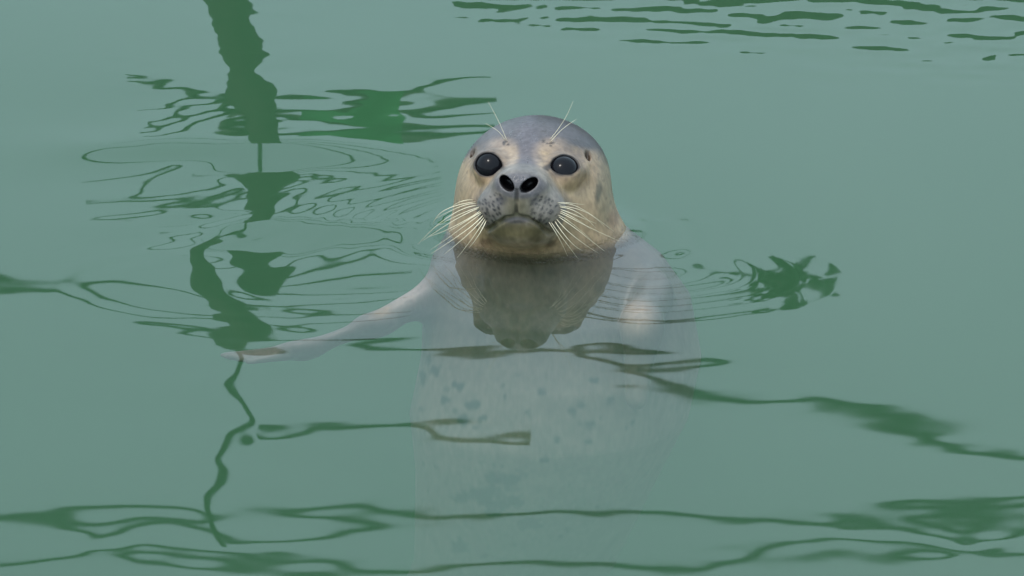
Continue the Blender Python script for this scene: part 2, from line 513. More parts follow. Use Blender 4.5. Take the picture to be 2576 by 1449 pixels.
mix(.8 * blob(1010, 740, 70, 34, .6, -38) * below, lin(160, 144, 138))
mix(.9 * (1 - sst(0, 8, fb)) * blob(1600, 800, 44, 44, .7) * below, lin(170, 152, 138))
mix(.5 * blob(955, 785, 26, 14, .5, -25) * below, lin(150, 120, 84))
N4 = vnoise(SV, 2.6, 7); N5 = vnoise(SV * [1, 1, .45], 3.4, 8)
COL = COL * (.80 + .30 * N2 + .30 * (N1 - .5) + .26 * (N5 - .5))[:, None]
fleck = sst(.66, .74, N2) * sst(.45, .6, N4) * above * sst(-40, 60, hf * -1 + 60)
mix(.45 * fleck, lin(62, 56, 50))
mix(.55 * (1 - sst(1, 11, SV[:, 2] + 5 * (N1 - .5))) * above, COL * .45)                 # soaked fur at the waterline
COL = np.clip(COL * np.array([.84, .745, .67]), 0, 1)

m_fur, t, p = new_mat('seal_fur')
at = t.nodes.new('ShaderNodeAttribute'); at.attribute_name = 'fur'
tc = t.nodes.new('ShaderNodeTexCoord')
mp = t.nodes.new('ShaderNodeMapping'); mp.inputs['Scale'].default_value = (260, 260, 90)
nz = t.nodes.new('ShaderNodeTexNoise'); nz.inputs['Scale'].default_value = 1.0; nz.inputs['Detail'].default_value = 5
t.links.new(tc.outputs['Object'], mp.inputs['Vector']); t.links.new(mp.outputs[0], nz.inputs['Vector'])
mr = t.nodes.new('ShaderNodeMapRange'); mr.inputs[3].default_value = .66; mr.inputs[4].default_value = 1.34
t.links.new(nz.outputs[0], mr.inputs[0])
vm = t.nodes.new('ShaderNodeVectorMath'); vm.operation = 'SCALE'
t.links.new(at.outputs['Color'], vm.inputs[0]); t.links.new(mr.outputs[0], vm.inputs['Scale'])
t.links.new(vm.outputs[0], p.inputs['Base Color'])
bp = t.nodes.new('ShaderNodeBump'); bp.inputs['Strength'].default_value = .35; bp.inputs['Distance'].default_value = .0012
t.links.new(nz.outputs[0], bp.inputs['Height']); n2 = t.nodes.new('ShaderNodeTexNoise'); n2.inputs['Scale'].default_value = 330; n2.inputs['Detail'].default_value = 2
t.links.new(tc.outputs['Object'], n2.inputs['Vector'])
b2 = t.nodes.new('ShaderNodeBump'); b2.inputs['Distance'].default_value = .0024
aw = t.nodes.new('ShaderNodeAttribute'); aw.attribute_name = 'wet'
rm = t.nodes.new('ShaderNodeMapRange'); rm.inputs[3].default_value = .42; rm.inputs[4].default_value = .14
t.links.new(n2.outputs[0], b2.inputs['Height']); t.links.new(aw.outputs['Fac'], b2.inputs['Strength'])
t.links.new(bp.outputs[0], b2.inputs['Normal']); t.links.new(b2.outputs[0], p.inputs['Normal'])
t.links.new(aw.outputs['Fac'], rm.inputs[0]); t.links.new(rm.outputs[0], p.inputs['Roughness'])
p.inputs['Specular IOR Level'].default_value = .4
me = quad_mesh('seal', SV / 1000, SQ, m_fur)
ca = me.color_attributes.new('fur', 'FLOAT_COLOR', 'POINT')
ca.data.foreach_set('color', np.c_[COL, np.ones(len(COL))].astype(np.float32).ravel())
wet = np.zeros(len(SV))
for cx, cy, a, b, an in ((1312, 340, 5, 16, 12), (1302, 336, 9, 4, 0), (1347, 340, 5, 14, -22), (1341, 346, 9, 4, 0), (1322, 368, 3, 12, -12),
                         (1328, 398, 3, 10, 0), (1285, 330, 4, 10, 10), (1300, 446, 30, 8, 0), (1400, 350, 4, 9, -20)):
    wet = np.maximum(wet, blob(cx, cy, a, b, .5, an, .1))
wet = np.maximum(wet, .5 * (1 - sst(2, 12, SV[:, 2])) * above)
wet = np.maximum(wet, .2 * sst(.5, .75, N2) * crown * above)
wet = np.maximum(wet, .22 * nose * sst(100, 106, hf))
me.attributes.new('wet', 'FLOAT', 'POINT').data.foreach_set('value', wet.astype(np.float32))
seal = link(bpy.data.objects.new('seal', me))
tag(seal, 'grey and tan harbour seal upright in green water, head above the surface facing the camera', 'seal')

# ---- eyes
m_eye, t, p = new_mat('eye_dark')
p.inputs['Base Color'].default_value = (.006, .006, .008, 1)
p.inputs['Roughness'].default_value = .04
p.inputs['Specular IOR Level'].default_value = .15
eyes = []
for i in (0, 1):
    V = []; F = []; n, mrow = 32, 20
    for a in range(mrow + 1):
        th = math.pi * a / mrow
        for b in range(n):
            ph = 2 * math.pi * b / n
            V.append(EYEC[i] / 1000 + EYER / 1000 * np.array([math.sin(th) * math.cos(ph), math.sin(th) * math.sin(ph), math.cos(th)]))
    for a in range(mrow):
        for b in range(n):
            F.append((a * n + b, (a + 1) * n + b, (a + 1) * n + (b + 1) % n, a * n + (b + 1) % n))
    mesh_obj('eye', V, F, m_eye, seal)

# ---- whiskers
m_whisk, t, p = new_mat('whisker')
p.inputs['Base Color'].default_value = (.80, .70, .50, 1)
p.inputs['Roughness'].default_value = .35
def unpix(x, y, Y):                       # the point at depth Y (mm) behind that mark
    v = (590 - y) * PX
    return np.array([(x - 1350) * PX, Y, (v - Y * SP) / CP])
def whisker(root, mid, tip, r0=.48, fall=6):
    a = project([root[0]], [root[1]], head_base)[0]
    b = unpix(mid[0], mid[1], a[1] - 6); c = unpix(tip[0], tip[1], a[1] + fall)
    a = a + .8 * VIEW
    wr = random.Random(int(tip[0] * 7 + tip[1])); c = c + np.array([wr.uniform(-3, 3), 0, wr.uniform(-1.5, 3)]); r0 *= wr.uniform(.75, 1.15); wob = wr.uniform(-.9, .9); wph = wr.uniform(0, 6)
    pts = []
    ctrl = 2 * b - .5 * (a + c)
    for k in range(13):
        s = k / 12
        pts.append((1 - s) ** 2 * a + 2 * s * (1 - s) * ctrl + s * s * c + np.array([0, 0, wob * s * math.sin(5.5 * s + wph)]))
    rad = [r0 * (1 - .75 * k / 12) / 1000 for k in range(13)]
    V, F = tube(np.array(pts) / 1000, rad, 6)
    mesh_obj('whisker', V, F, m_whisk, seal)
WH = [((1196, 504), (1120, 524), (1084, 562)), ((1200, 514), (1128, 542), (1048, 616)), ((1204, 521), (1142, 552), (1062, 608)),
      ((1207, 528), (1152, 562), (1078, 598)), ((1211, 534), (1160, 572), (1084, 630)), ((1214, 540), (1166, 582), (1090, 636)),
      ((1217, 545), (1176, 588), (1116, 641)), ((1220, 549), (1190, 594), (1143, 652)), ((1223, 553), (1203, 590), (1182, 626)),
      ((1199, 509), (1148, 520), (1098, 548)), ((1206, 518), (1150, 540), (1092, 574)), ((1210, 531), (1168, 556), (1118, 588)),
      ((1190, 499), (1160, 503), (1128, 516)),
      ((1406, 512), (1462, 522), (1542, 583)), ((1409, 519), (1455, 533), (1502, 570)), ((1411, 525), (1452, 540), (1494, 562)),
      ((1409, 533), (1465, 560), (1556, 606)), ((1406, 543), (1452, 576), (1526, 628)), ((1401, 549), (1444, 592), (1512, 640)),
      ((1396, 554), (1432, 602), (1471, 634)), ((1387, 557), (1422, 606), (1453, 650)), ((1381, 556), (1407, 598), (1431, 648)),
      ((1407, 516), (1470, 530), (1522, 572)), ((1410, 529), (1448, 548), (1490, 580)), ((1404, 539), (1440, 560), (1486, 604)),
      ((1403, 508), (1436, 508), (1470, 516))]
for q in WH:
    whisker(*q, .5 if q[0][0] < 1300 else .36)
for q in (((1384, 346), (1418, 300), (1450, 256)), ((1386, 352), (1414, 322), (1446, 298)),
          ((1276, 350), (1254, 300), (1232, 252)), ((1270, 346), (1250, 322), (1228, 308))):
    whisker(*q, .4, -4)

# ------------------------------------------------------------------ what stands on the far bank, and the swell that mirrors it
# The bank carries a post, crossbars, a sloping handrail and lines, all straight.  The still parts of the swell are
# found by asking for the smoothest water whose slopes carry those straight things to where the wavy streaks lie.
YB = 5.0
def sight(px, py):
    X = (px - 1288) * .00041; Yv = (724.5 - py) * .00041
    d = DIST * np.array([0, CP, -SP])[None] + np.outer(X, [1, 0, 0]) + np.outer(Yv, [0, SP, CP])
    d /= np.linalg.norm(d, axis=1)[:, None]
    return CAM + d * (-CAM[2] / d[:, 2])[:, None], d
def still(a, b):                                     # where calm water would mirror that mark on the bank: (x, z)
    wp, d = sight(np.array([float(a)]), np.array([float(b)]))
    L = YB - wp[0, 1]
    return np.array([wp[0, 0] + L * d[0, 0] / d[0, 1], -L * d[0, 2] / d[0, 1]])
# streaks: (x, y, half thickness) along each one
RAILS = {
 'handrail': dict(line=((0, 735), (2576, 1140), 16), span=(-900, 3600), curves=[
  [(0, 724, 12), (60, 722, 11), (120, 728, 8), (200, 734, 6), (245, 744, 6), (285, 768, 7), (330, 785, 8), (360, 804, 9), (420, 812, 7), (460, 820, 7), (520, 831, 9), (560, 840, 9), (640, 848, 7), (700, 852, 5)],
  [(0, 724, 12), (60, 722, 11), (120, 728, 8), (200, 734, 6), (245, 744, 6), (285, 768, 7), (330, 785, 8), (360, 804, 9), (420, 812, 7), (460, 820, 7), (520, 831, 9), (560, 840, 9), (640, 848, 7), (700, 852, 5)],
  [(0, 724, 12), (60, 722, 11), (120, 728, 8), (200, 734, 6), (245, 744, 6), (285, 768, 7), (330, 785, 8), (360, 804, 9), (420, 812, 7), (460, 820, 7), (520, 831, 9), (560, 840, 9), (640, 848, 7), (700, 852, 5)],
  [(620, 845, 7), (640, 848, 7), (700, 852, 4), (760, 852, 5), (850, 857, 5), (950, 868, 6), (1000, 868, 8), (1050, 880, 9), (1150, 885, 8), (1250, 885, 7),
   (1288, 878, 6), (1369, 875, 6), (1449, 883, 8), (1519, 902, 8), (1567, 921, 7), (1621, 921, 6), (1664, 913, 6), (1734, 907, 6), (1771, 902, 7)],
  [(1599, 934, 5), (1637, 950, 8), (1675, 966, 12), (1718, 982, 20), (1771, 999, 20), (1825, 1004, 16), (1879, 1012, 8), (1932, 1009, 6), (1986, 1005, 6), (2040, 1001, 8), (2094, 1015, 16), (2147, 1031, 24), (2201, 1047, 35), (2255, 1058, 40), (2308, 1079, 42), (2362, 1090, 36), (2384, 1122, 12), (2443, 1136, 6), (2523, 1144, 6), (2576, 1149, 6)],
  [(1460, 868, 5), (1481, 867, 7), (1519, 863, 7), (1540, 862, 4)]]),
 'arm_low': dict(line=((300, 310), (1600, 325), 55), span=(290, 1260), curves=[
  [(300, 353, 4), (360, 320, 8), (425, 300, 9), (450, 282, 8), (500, 267, 8), (560, 258, 8)],
  [(340, 347, 3), (410, 345, 4), (450, 335, 6), (500, 312, 6), (575, 287, 8)],
  [(720, 270, 20), (760, 278, 30), (850, 268, 38), (920, 275, 46), (1000, 268, 40), (1040, 255, 26), (1090, 215, 8), (1180, 202, 4)],
  [(1060, 300, 6), (1130, 298, 6), (1240, 290, 4)],
  [(900, 345, 10), (965, 345, 14), (1020, 350, 18), (1080, 352, 20), (1150, 346, 14), (1180, 340, 10)]]),
 'arm_mid': dict(line=((300, 520), (1100, 545), 15), span=(230, 960), curves=[
  [(345, 498, 6), (365, 460, 6), (400, 435, 6), (450, 418, 5)],
  [(345, 503, 5), (400, 503, 5), (470, 500, 5), (540, 490, 5), (600, 472, 5)],
  [(285, 552, 5), (330, 548, 9), (400, 530, 7), (430, 520, 6), (500, 515, 6), (560, 500, 5), (610, 480, 4)],
  [(725, 462, 14), (775, 448, 12), (840, 455, 6)],
  [(470, 625, 5), (490, 590, 7), (530, 565, 7), (580, 553, 6), (640, 542, 6), (690, 533, 5), (740, 532, 5), (790, 526, 12), (850, 533, 12), (910, 546, 8)]]),
 'arm_high': dict(line=((300, 640), (1100, 660), 14), span=(480, 1100), curves=[
  [(300, 625, 4), (340, 610, 8), (370, 599, 6)],
  [(590, 640, 9), (640, 645, 7), (680, 650, 6), (740, 655, 6), (800, 668, 8), (850, 655, 9), (900, 642, 6), (930, 632, 5), (980, 640, 4), (1030, 655, 4)]]),
 'arm_top': dict(line=((300, 745), (1100, 765), 14), span=(560, 1000), curves=[
  [(690, 730, 6), (720, 745, 8), (760, 750, 10), (800, 748, 10), (850, 750, 11), (880, 765, 9)],
  [(690, 775, 4), (740, 790, 4), (800, 808, 4), (900, 800, 5)]]),
 'streamer': dict(line=((400, 1080), (1300, 1085), 16), span=(600, 1330), curves=[
  [(618, 1085, 4), (661, 1095, 8), (709, 1090, 13), (763, 1085, 6), (795, 1067, 9), (859, 1066, 11), (902, 1068, 6), (994, 1068, 3), (1037, 1066, 6), (1074, 1074, 5), (1106, 1095, 6), (1155, 1101, 11), (1235, 1101, 9), (1278, 1111, 4)]]),
 'wire_low': dict(line=((0, 1290), (2576, 1300), 14), span=(-900, 3600), curves=[
  [(215, 1334, 4), (236, 1353, 6), (290, 1337, 8), (333, 1321, 6), (387, 1310, 7), (446, 1310, 6), (494, 1323, 6), (537, 1337, 8), (569, 1353, 13)],
  [(784, 1278, 6), (859, 1270, 6), (913, 1265, 8), (967, 1278, 8), (1047, 1289, 9), (1101, 1300, 9), (1155, 1294, 6), (1235, 1294, 7), (1288, 1289, 5), (1395, 1281, 5), (1503, 1288, 6), (1573, 1281, 6), (1664, 1286, 6), (1744, 1294, 6), (1798, 1305, 9), (1868, 1307, 12), (1932, 1302, 10), (1986, 1310, 10), (2067, 1313, 6), (2120, 1313, 20), (2201, 1313, 18), (2255, 1315, 18), (2308, 1329, 12), (2362, 1340, 8), (2416, 1364, 6)],
  [(2319, 1256, 6), (2389, 1256, 6), (2470, 1259, 8), (2576, 1248, 4)], [(2319, 1294, 8), (2345, 1294, 18), (2385, 1296, 18), (2410, 1296, 8)]]),
 'wire_high': dict(line=((0, 1400), (2576, 1400), 13), span=(-900, 3600), curves=[
  [(0, 1417, 5), (97, 1409, 4), (172, 1399, 6), (215, 1388, 9)],
  [(376, 1366, 3), (456, 1376, 4), (537, 1385, 4), (618, 1391, 6), (634, 1396, 9), (698, 1396, 16), (752, 1407, 6), (806, 1404, 10), (859, 1417, 14), (913, 1434, 8), (1040, 1432, 5)],
  [(322, 1399, 5), (349, 1412, 10), (419, 1418, 4), (483, 1428, 3)],
  [(1200, 1418, 4), (1350, 1410, 6), (1438, 1412, 7), (1530, 1415, 8), (1621, 1423, 7), (1691, 1434, 10), (1761, 1434, 10), (1798, 1418, 8), (1852, 1407, 8), (1905, 1391, 12), (1943, 1369, 10), (2013, 1361, 6), (2067, 1353, 8)],
  [(2281, 1362, 5), (2416, 1385, 5)], [(2470, 1385, 6), (2507, 1385, 13), (2540, 1390, 6)]]),
}
UPRIGHTS = {      # (y, left, right)
 'post': dict(x=610, yref=400, half=63, yspan=(-300, 850), w=1.0, segs=[
  [(0, 512, 628), (20, 522, 640), (40, 528, 655), (50, 534, 630), (75, 540, 640), (100, 550, 665), (130, 558, 676), (150, 565, 682), (185, 582, 645), (210, 575, 680), (225, 575, 700), (260, 562, 698), (285, 600, 700), (300, 625, 700), (345, 630, 707)],
  [(468, 620, 725), (490, 625, 735), (510, 625, 705), (530, 632, 690)],
  [(640, 478, 580), (680, 484, 575), (724, 490, 575), (751, 520, 615), (778, 535, 630), (805, 545, 680), (832, 562, 702), (848, 600, 712)]]),
 'rod': dict(x=585, yref=1080, half=7, yspan=(840, 1330), w=.6, segs=[
  [(870, 594, 604), (900, 602, 614), (930, 592, 602), (960, 560, 590), (985, 575, 600), (1005, 603, 615), (1050, 632, 643), (1070, 600, 640), (1085, 570, 590), (1120, 555, 570), (1150, 540, 556), (1180, 548, 575), (1210, 540, 570), (1240, 512, 536), (1270, 512, 528), (1310, 526, 536)]]),
}
X0, X1, NX = -0.72, 0.67, 120                       # spline sheet: columns x rows
Y0, Y1, NY = -1.12, 0.92, 156
def bspl(t, n):
    t = np.clip(t, 0, 1) * (n - 3); i = np.minimum(t.astype(int), n - 4); a = t - i
    return (i, np.stack([(1 - a) ** 3, 3 * a ** 3 - 6 * a ** 2 + 4, -3 * a ** 3 + 3 * a ** 2 + 3 * a + 1, a ** 3], 1) / 6,
            np.stack([-(1 - a) ** 2 / 2, 1.5 * a ** 2 - 2 * a, -1.5 * a ** 2 + a + .5, a ** 2 / 2], 1) * (n - 3))
BAND = np.zeros((NX, 4, NY, 7)); RHS = np.zeros((NX, NY))     # BAND[i, di, j, dj+3] couples (i, j) with (i+di, j+dj)
def ask(x, y, alongx, value, wgt):
    i, B, dB = bspl((x - X0) / (X1 - X0), NX); j, E, dE = bspl((y - Y0) / (Y1 - Y0), NY)
    P, S = (dB / (X1 - X0), E) if alongx else (B, dE / (Y1 - Y0))
    for a in range(4):
        for b in range(4):
            f1 = P[:, a] * S[:, b]
            np.add.at(RHS, (i + a, j + b), wgt * value * f1)
            for c in range(a, 4):
                for e in range(4):
                    np.add.at(BAND, (i + a, c - a, j + b, e - b + 3), wgt * f1 * P[:, c] * S[:, e])
def smooth_term(sten, wgt):
    di = [s[0] for s in sten]; dj = [s[1] for s in sten]
    ni, nj = NX - max(di), NY - max(dj)
    for a in range(len(sten)):
        for b in range(len(sten)):
            if dj[b] - dj[a] != 0 or di[b] >= di[a]:
                if di[b] < di[a]: continue
                BAND[di[a]:di[a] + ni, di[b] - di[a], dj[a]:dj[a] + nj, dj[b] - dj[a] + 3] += wgt * sten[a][2] * sten[b][2]
HX, HY, LAM = (X1 - X0) / (NX - 3), (Y1 - Y0) / (NY - 3), 5.5e-4
smooth_term([(0, 0, 1), (1, 0, -2), (2, 0, 1)], LAM * 1.6 * (.0233 / HX) ** 2 / HX ** 2)
smooth_term([(0, 0, 1), (0, 1, -2), (0, 2, 1)], LAM * .6 * (.0187 / HY) ** 2 / HY ** 2)
smooth_term([(0, 0, 1), (1, 0, -1), (0, 1, -1), (1, 1, 1)], LAM * 1.6 * (.0233 / HX) * (.0187 / HY) / (HX * HY))
smooth_term([(0, 0, 1), (1, 0, -1)], LAM * .10 / HX ** 2)
smooth_term([(0, 0, 1), (0, 1, -1)], LAM * .06 / HY ** 2)
BAND[:, 0, :, 3] += 1e-7
def resample(pl, step=12):
    pl = np.array(pl, float); o = []
    for a, b in zip(pl[:-1], pl[1:]):
        n = max(1, int(np.hypot(*(b - a)[:2]) / step)); o.append(a + (np.arange(n) / n)[:, None] * (b - a))
    return np.concatenate(o + [pl[-1:]])
BANK = {}
for nm, rr in RAILS.items():
    (ax, ay), (bx, by), th = rr['line']
    a, b = still(ax, ay), still(bx, by)
    half = abs(still(ax, ay + th / 2)[1] - still(ax, ay - th / 2)[1]) / 2
    BANK[nm] = dict(a=a, b=b, half=half, x0=still(rr['span'][0], ay)[0], x1=still(rr['span'][1], by)[0])
    for cv in rr['curves']:
        pts = resample(cv)
        for side in (-1, 1):
            wp, d = sight(pts[:, 0], pts[:, 1] + side * pts[:, 2] * .85)
            L = YB - wp[:, 1]; X = wp[:, 0] + L * d[:, 0] / d[:, 1]
            q = (a[1] + (X - a[0]) * (b[1] - a[1]) / (b[0] - a[0]) + side * half) / L
            s, c = -d[:, 2], d[:, 1]
            ask(wp[:, 0], wp[:, 1], False, (c * q - s) / (2 * c + 2 * s * q), 1.0)
for nm, rr in UPRIGHTS.items():
    xc = still(rr['x'], rr['yref'])[0]; half = rr['half'] * .00041 * 1.5
    BANK[nm] = dict(x=xc, half=half, z0=still(0, rr['yspan'][0])[1], z1=still(0, rr['yspan'][1])[1])
    for sg in rr['segs']:
        pts = resample(sg)
        for side, col in ((-1, 1), (1, 2)):
            wp, d = sight(pts[:, col], pts[:, 0]); L = YB - wp[:, 1]
            ask(wp[:, 0], wp[:, 1], True, -(xc + side * half - wp[:, 0] - L * d[:, 0] / d[:, 1]) / (2 * (-d[:, 2]) * L / d[:, 1]), rr['w'])
            ask(wp[:, 0], wp[:, 1], False, np.zeros(len(pts)), .02)
# the crest that hides a stretch of the post
cxp, cyp = np.meshgrid(np.arange(600, 735, 15), np.arange(375, 432, 9)); cxp, cyp = cxp.ravel().astype(float), cyp.ravel().astype(float)
wp, d = sight(cxp, cyp); L = YB - wp[:, 1]; q = 2.07 / L; s, c = -d[:, 2], d[:, 1]
ask(wp[:, 0], wp[:, 1], False, (c * q - s) / (2 * c + 2 * s * q), .25)
cxp, cyp = np.meshgrid(np.arange(575, 690, 15), np.arange(560, 625, 9)); cxp, cyp = cxp.ravel().astype(float), cyp.ravel().astype(float)
wp, d = sight(cxp, cyp); L = YB - wp[:, 1]; q = 2.07 / L; s, c = -d[:, 2], d[:, 1]
ask(wp[:, 0], wp[:, 1], False, (c * q - s) / (2 * c + 2 * s * q), .12)
# block by block elimination, three spline columns to a block
NB = NX // 3; MB_ = 3 * NY
def block(b, c):
    A = np.zeros((3, NY, 3, NY)); jj = np.arange(NY)
    for a in range(3):
        for e in range(3):
            i0, i1 = 3 * b + a, 3 * c + e
            lo, di = (i0, i1 - i0) if i1 >= i0 else (i1, i0 - i1)
            if di > 3: continue
            for dj in range(-3, 4):
                m = (jj + dj >= 0) & (jj + dj < NY)
                if i1 >= i0: A[a, jj[m], e, jj[m] + dj] = BAND[lo, di, jj[m], dj + 3]
                else: A[a, jj[m] + dj, e, jj[m]] = BAND[lo, di, jj[m], dj + 3]
    return A.reshape(MB_, MB_)
DD, RR, UU = [], [], []
for b in range(NB):
    Ab = block(b, b); rb = RHS[3 * b:3 * b + 3].ravel().copy()
    if b:
        W_ = np.linalg.solve(DD[-1], np.c_[UU[-1], RR[-1]])
        Ab -= UU[-1].T @ W_[:, :-1]; rb -= UU[-1].T @ W_[:, -1]
    DD.append(Ab); RR.append(rb)
    if b < NB - 1: UU.append(block(b, b + 1))
WC = np.zeros((NB, MB_))
for b in range(NB - 1, -1, -1):
    WC[b] = np.linalg.solve(DD[b], RR[b] - (UU[b] @ WC[b + 1] if b < NB - 1 else 0))
WC = WC.reshape(NX, NY)
del BAND, DD, UU
def swell(x, y):
    i, B, _ = bspl((x - X0) / (X1 - X0), NX); j, E, _ = bspl((y - Y0) / (Y1 - Y0), NY)
    h = np.zeros(len(x))
    for a in range(4):
        for b in range(4):
            h += WC[i + a, j + b] * B[:, a] * E[:, b]
    return h

# ------------------------------------------------------------------ water
def ripples(x, y, seed, n, l0, l1, slope, spread):
    r = np.random.RandomState(seed); h = np.zeros(len(x))
    for _ in range(n):
        lam = math.exp(r.uniform(math.log(l0), math.log(l1))); k = 2 * math.pi / lam; an = math.pi / 2 + r.normal(0, spread)
        h += slope * math.sqrt(2 / n) / k * np.sin(k * (math.cos(an) * x + math.sin(an) * y) + r.uniform(0, 6.28))
    return h
def line(a, b, s, far):
    c = np.arange(a, b + s / 2, s)
    lo = a - np.cumsum(s * 1.25 ** np.arange(1, 60)); lo = lo[lo > far[0]]
    hi = b + np.cumsum(s * 1.25 ** np.arange(1, 60)); hi = hi[hi < far[1]]
    return np.concatenate([[far[0]], lo[::-1], c, hi, [far[1]]])
POOL = (-5.0, 5.0, -6.4, 4.2)
lx = line(-0.74, 0.70, .0042, (POOL[0] - .003, POOL[1] + .003)); ly = line(-1.14, 0.94, .0046, (POOL[2] - .003, POOL[3] + .003))
Xg, Yg = np.meshgrid(lx, ly, indexing='ij'); x, y = Xg.ravel(), Yg.ravel()
edge = sst(-1.12, -1.0, y) * (1 - sst(.8, .92, y)) * sst(-.72, -.62, x) * (1 - sst(.58, .67, x))
h = swell(x, y) * edge
fade = sst(-1.6, -1.1, y) * (1 - sst(.9, 1.3, y)) * sst(-1.2, -.72, x) * (1 - sst(.67, 1.1, x))
h += ripples(x, y, 3, 26, .03, .10, .00016, .5) * fade
h += ripples(x, y, 11, 22, .022, .06, .0014, .75) * fade * sst(.22, .4, y) * sst(-.62, -.5, x) * (1 - sst(-.2, -.05, x))
h += ripples(x, y, 9, 34, .018, .085, .0105, .5) * fade * sst(.50, .74, y + .22 * x) * sst(-.30, .25, x)
nearw = (np.abs(x) < .5) & (np.abs(y) < .5)
dn = np.full(len(x), 999.0)
dn[nearw] = seal_sdf((x[nearw] * 1000, y[nearw] * 1000, np.zeros(nearw.sum())))
dn = np.maximum(dn, 0)
h += .0014 * np.exp(-dn / 10.0)                                          # water drawn up around the wet neck
ang = np.arctan2(y, x)
left = np.exp(-((np.abs(ang) - math.pi * .97) / .55) ** 2)
h += .00009 * np.sin(dn / 1000 * 2 * math.pi / .014) * np.exp(-dn / 50) * (left + .35) * sst(2, 14, dn)
h += .00022 * np.cos(dn / 1000 * 2 * math.pi / .026) * np.exp(-dn / 40) * (y < .05) * sst(3, 12, dn)
nxw, nyw = len(lx), len(ly)
top = np.c_[x, y, h]
ii, jj = np.meshgrid(np.arange(nxw - 1), np.arange(nyw - 1), indexing='ij'); ii, jj = ii.ravel(), jj.ravel()
Qt = np.stack([ii * nyw + jj, (ii + 1) * nyw + jj, (ii + 1) * nyw + jj + 1, ii * nyw + jj + 1], 1)
ring = [i * nyw for i in range(nxw)] + [(nxw - 1) * nyw + j for j in range(1, nyw)] + [i * nyw + nyw - 1 for i in range(nxw - 2, -1, -1)] + [j for j in range(nyw - 2, 0, -1)]
ring = np.array(ring); DEEP = -1.597
low = top[ring].copy(); low[:, 2] = DEEP
nb = len(top); m = len(ring); k = np.arange(m)
Qs = np.stack([ring[k], nb + k, nb + (k + 1) % m, ring[(k + 1) % m]], 1)
m_w = bpy.data.materials.new('pool_water'); m_w.use_nodes = True
t = m_w.node_tree; t.nodes.clear()
out = t.nodes.new('ShaderNodeOutputMaterial')
geo = t.nodes.new('ShaderNodeNewGeometry')
dt = t.nodes.new('ShaderNodeVectorMath'); dt.operation = 'DOT_PRODUCT'
t.links.new(geo.outputs['Incoming'], dt.inputs[0]); t.links.new(geo.outputs['Normal'], dt.inputs[1])
def mth(op, a, b=None):
    n = t.nodes.new('ShaderNodeMath'); n.operation = op
    for s, v in ((0, a), (1, b)):
        if v is None: continue
        if isinstance(v, (int, float)): n.inputs[s].default_value = v
        else: t.links.new(v, n.inputs[s])
    return n.outputs[0]
fres = mth('ADD', mth('MULTIPLY', mth('POWER', mth('SUBTRACT', 1.0, mth('ABSOLUTE', dt.outputs['Value'])), 5.0), .98), .02)
tr = t.nodes.new('ShaderNodeBsdfTransparent'); gl = t.nodes.new('ShaderNodeBsdfGlossy'); gl.inputs['Roughness'].default_value = .013
mx = t.nodes.new('ShaderNodeMixShader')
t.links.new(fres, mx.inputs[0]); t.links.new(tr.outputs[0], mx.inputs[1]); t.links.new(gl.outputs[0], mx.inputs[2])
t.links.new(mx.outputs[0], out.inputs['Surface'])
vs = t.nodes.new('ShaderNodeVolumeScatter'); va = t.nodes.new('ShaderNodeVolumeAbsorption'); ad = t.nodes.new('ShaderNodeAddShader')
WDENS, WALB = 1.3, (.112, .275, .134)
vs.inputs['Color'].default_value = (*WALB, 1); vs.inputs['Density'].default_value = WDENS; vs.inputs['Anisotropy'].default_value = 0.0
va.inputs['Color'].default_value = (*WALB, 1); va.inputs['Density'].default_value = WDENS
t.links.new(vs.outputs[0], ad.inputs[0]); t.links.new(va.outputs[0], ad.inputs[1]); t.links.new(ad.outputs[0], out.inputs['Volume'])
me = bpy.data.meshes.new('water')
V = np.concatenate([top, low]).astype(np.float32)
Q = np.concatenate([Qt, Qs]).astype(np.int32)
bottom = (nb + np.arange(m))[::-1].astype(np.int32)
me.vertices.add(len(V)); me.vertices.foreach_set('co', V.ravel())
loops = np.concatenate([Q.ravel(), bottom])
me.loops.add(len(loops)); me.loops.foreach_set('vertex_index', loops)
st = np.concatenate([np.arange(len(Q)) * 4, [len(Q) * 4]]).astype(np.int32)
me.polygons.add(len(Q) + 1)
me.polygons.foreach_set('loop_start', st)
me.polygons.foreach_set('loop_total', np.concatenate([np.full(len(Q), 4), [m]]).astype(np.int32))
me.update(calc_edges=True)
me.polygons.foreach_set('use_smooth', [True] * len(Qt) + [False] * (len(Qs) + 1))
me.materials.append(m_w)
water = link(bpy.data.objects.new('water', me))
tag(water, kind='structure')

# ------------------------------------------------------------------ the pool and its far bank
m_con = simple_mat('pool_concrete', (.16, .17, .15), .85, .25, 6, .3)
m_pave = simple_mat('paving', (.26, .25, .23), .85, .2, 4, .3)
px0, px1, py0, py1 = POOL
mesh_obj('pool_floor', *box_vf(px0 - .3, px1 + .3, py0 - .3, py1 + .3, -1.9, -1.6), m_con, smooth=False)['kind'] = 'structure'
for nm, b in (('pool_wall', (px0 - .3, px0, py0 - .3, py1 + .3)), ('pool_wall', (px1, px1 + .3, py0 - .3, py1 + .3)),
              ('pool_wall', (px0, px1, py0 - .3, py0)), ('pool_wall', (px0, px1, py1, py1 + .3))):
    tag(mesh_obj(nm, *box_vf(*b, -1.597, .25), m_con, smooth=False), kind='structure')
G = 150
Vg = [(px0 - .3, py0 - .3, .2), (px1 + .3, py0 - .3, .2), (px1 + .3, py1 + .3, .2), (px0 - .3, py1 + .3, .2),
      (-G, -G, .2), (G, -G, .2), (G, G, .2), (-G, G, .2)]
tag(mesh_obj('ground', Vg, [(4, 5, 1, 0), (5, 6, 2, 1), (6, 7, 3, 2), (7, 4, 0, 3)], m_pave, smooth=False), kind='structure')

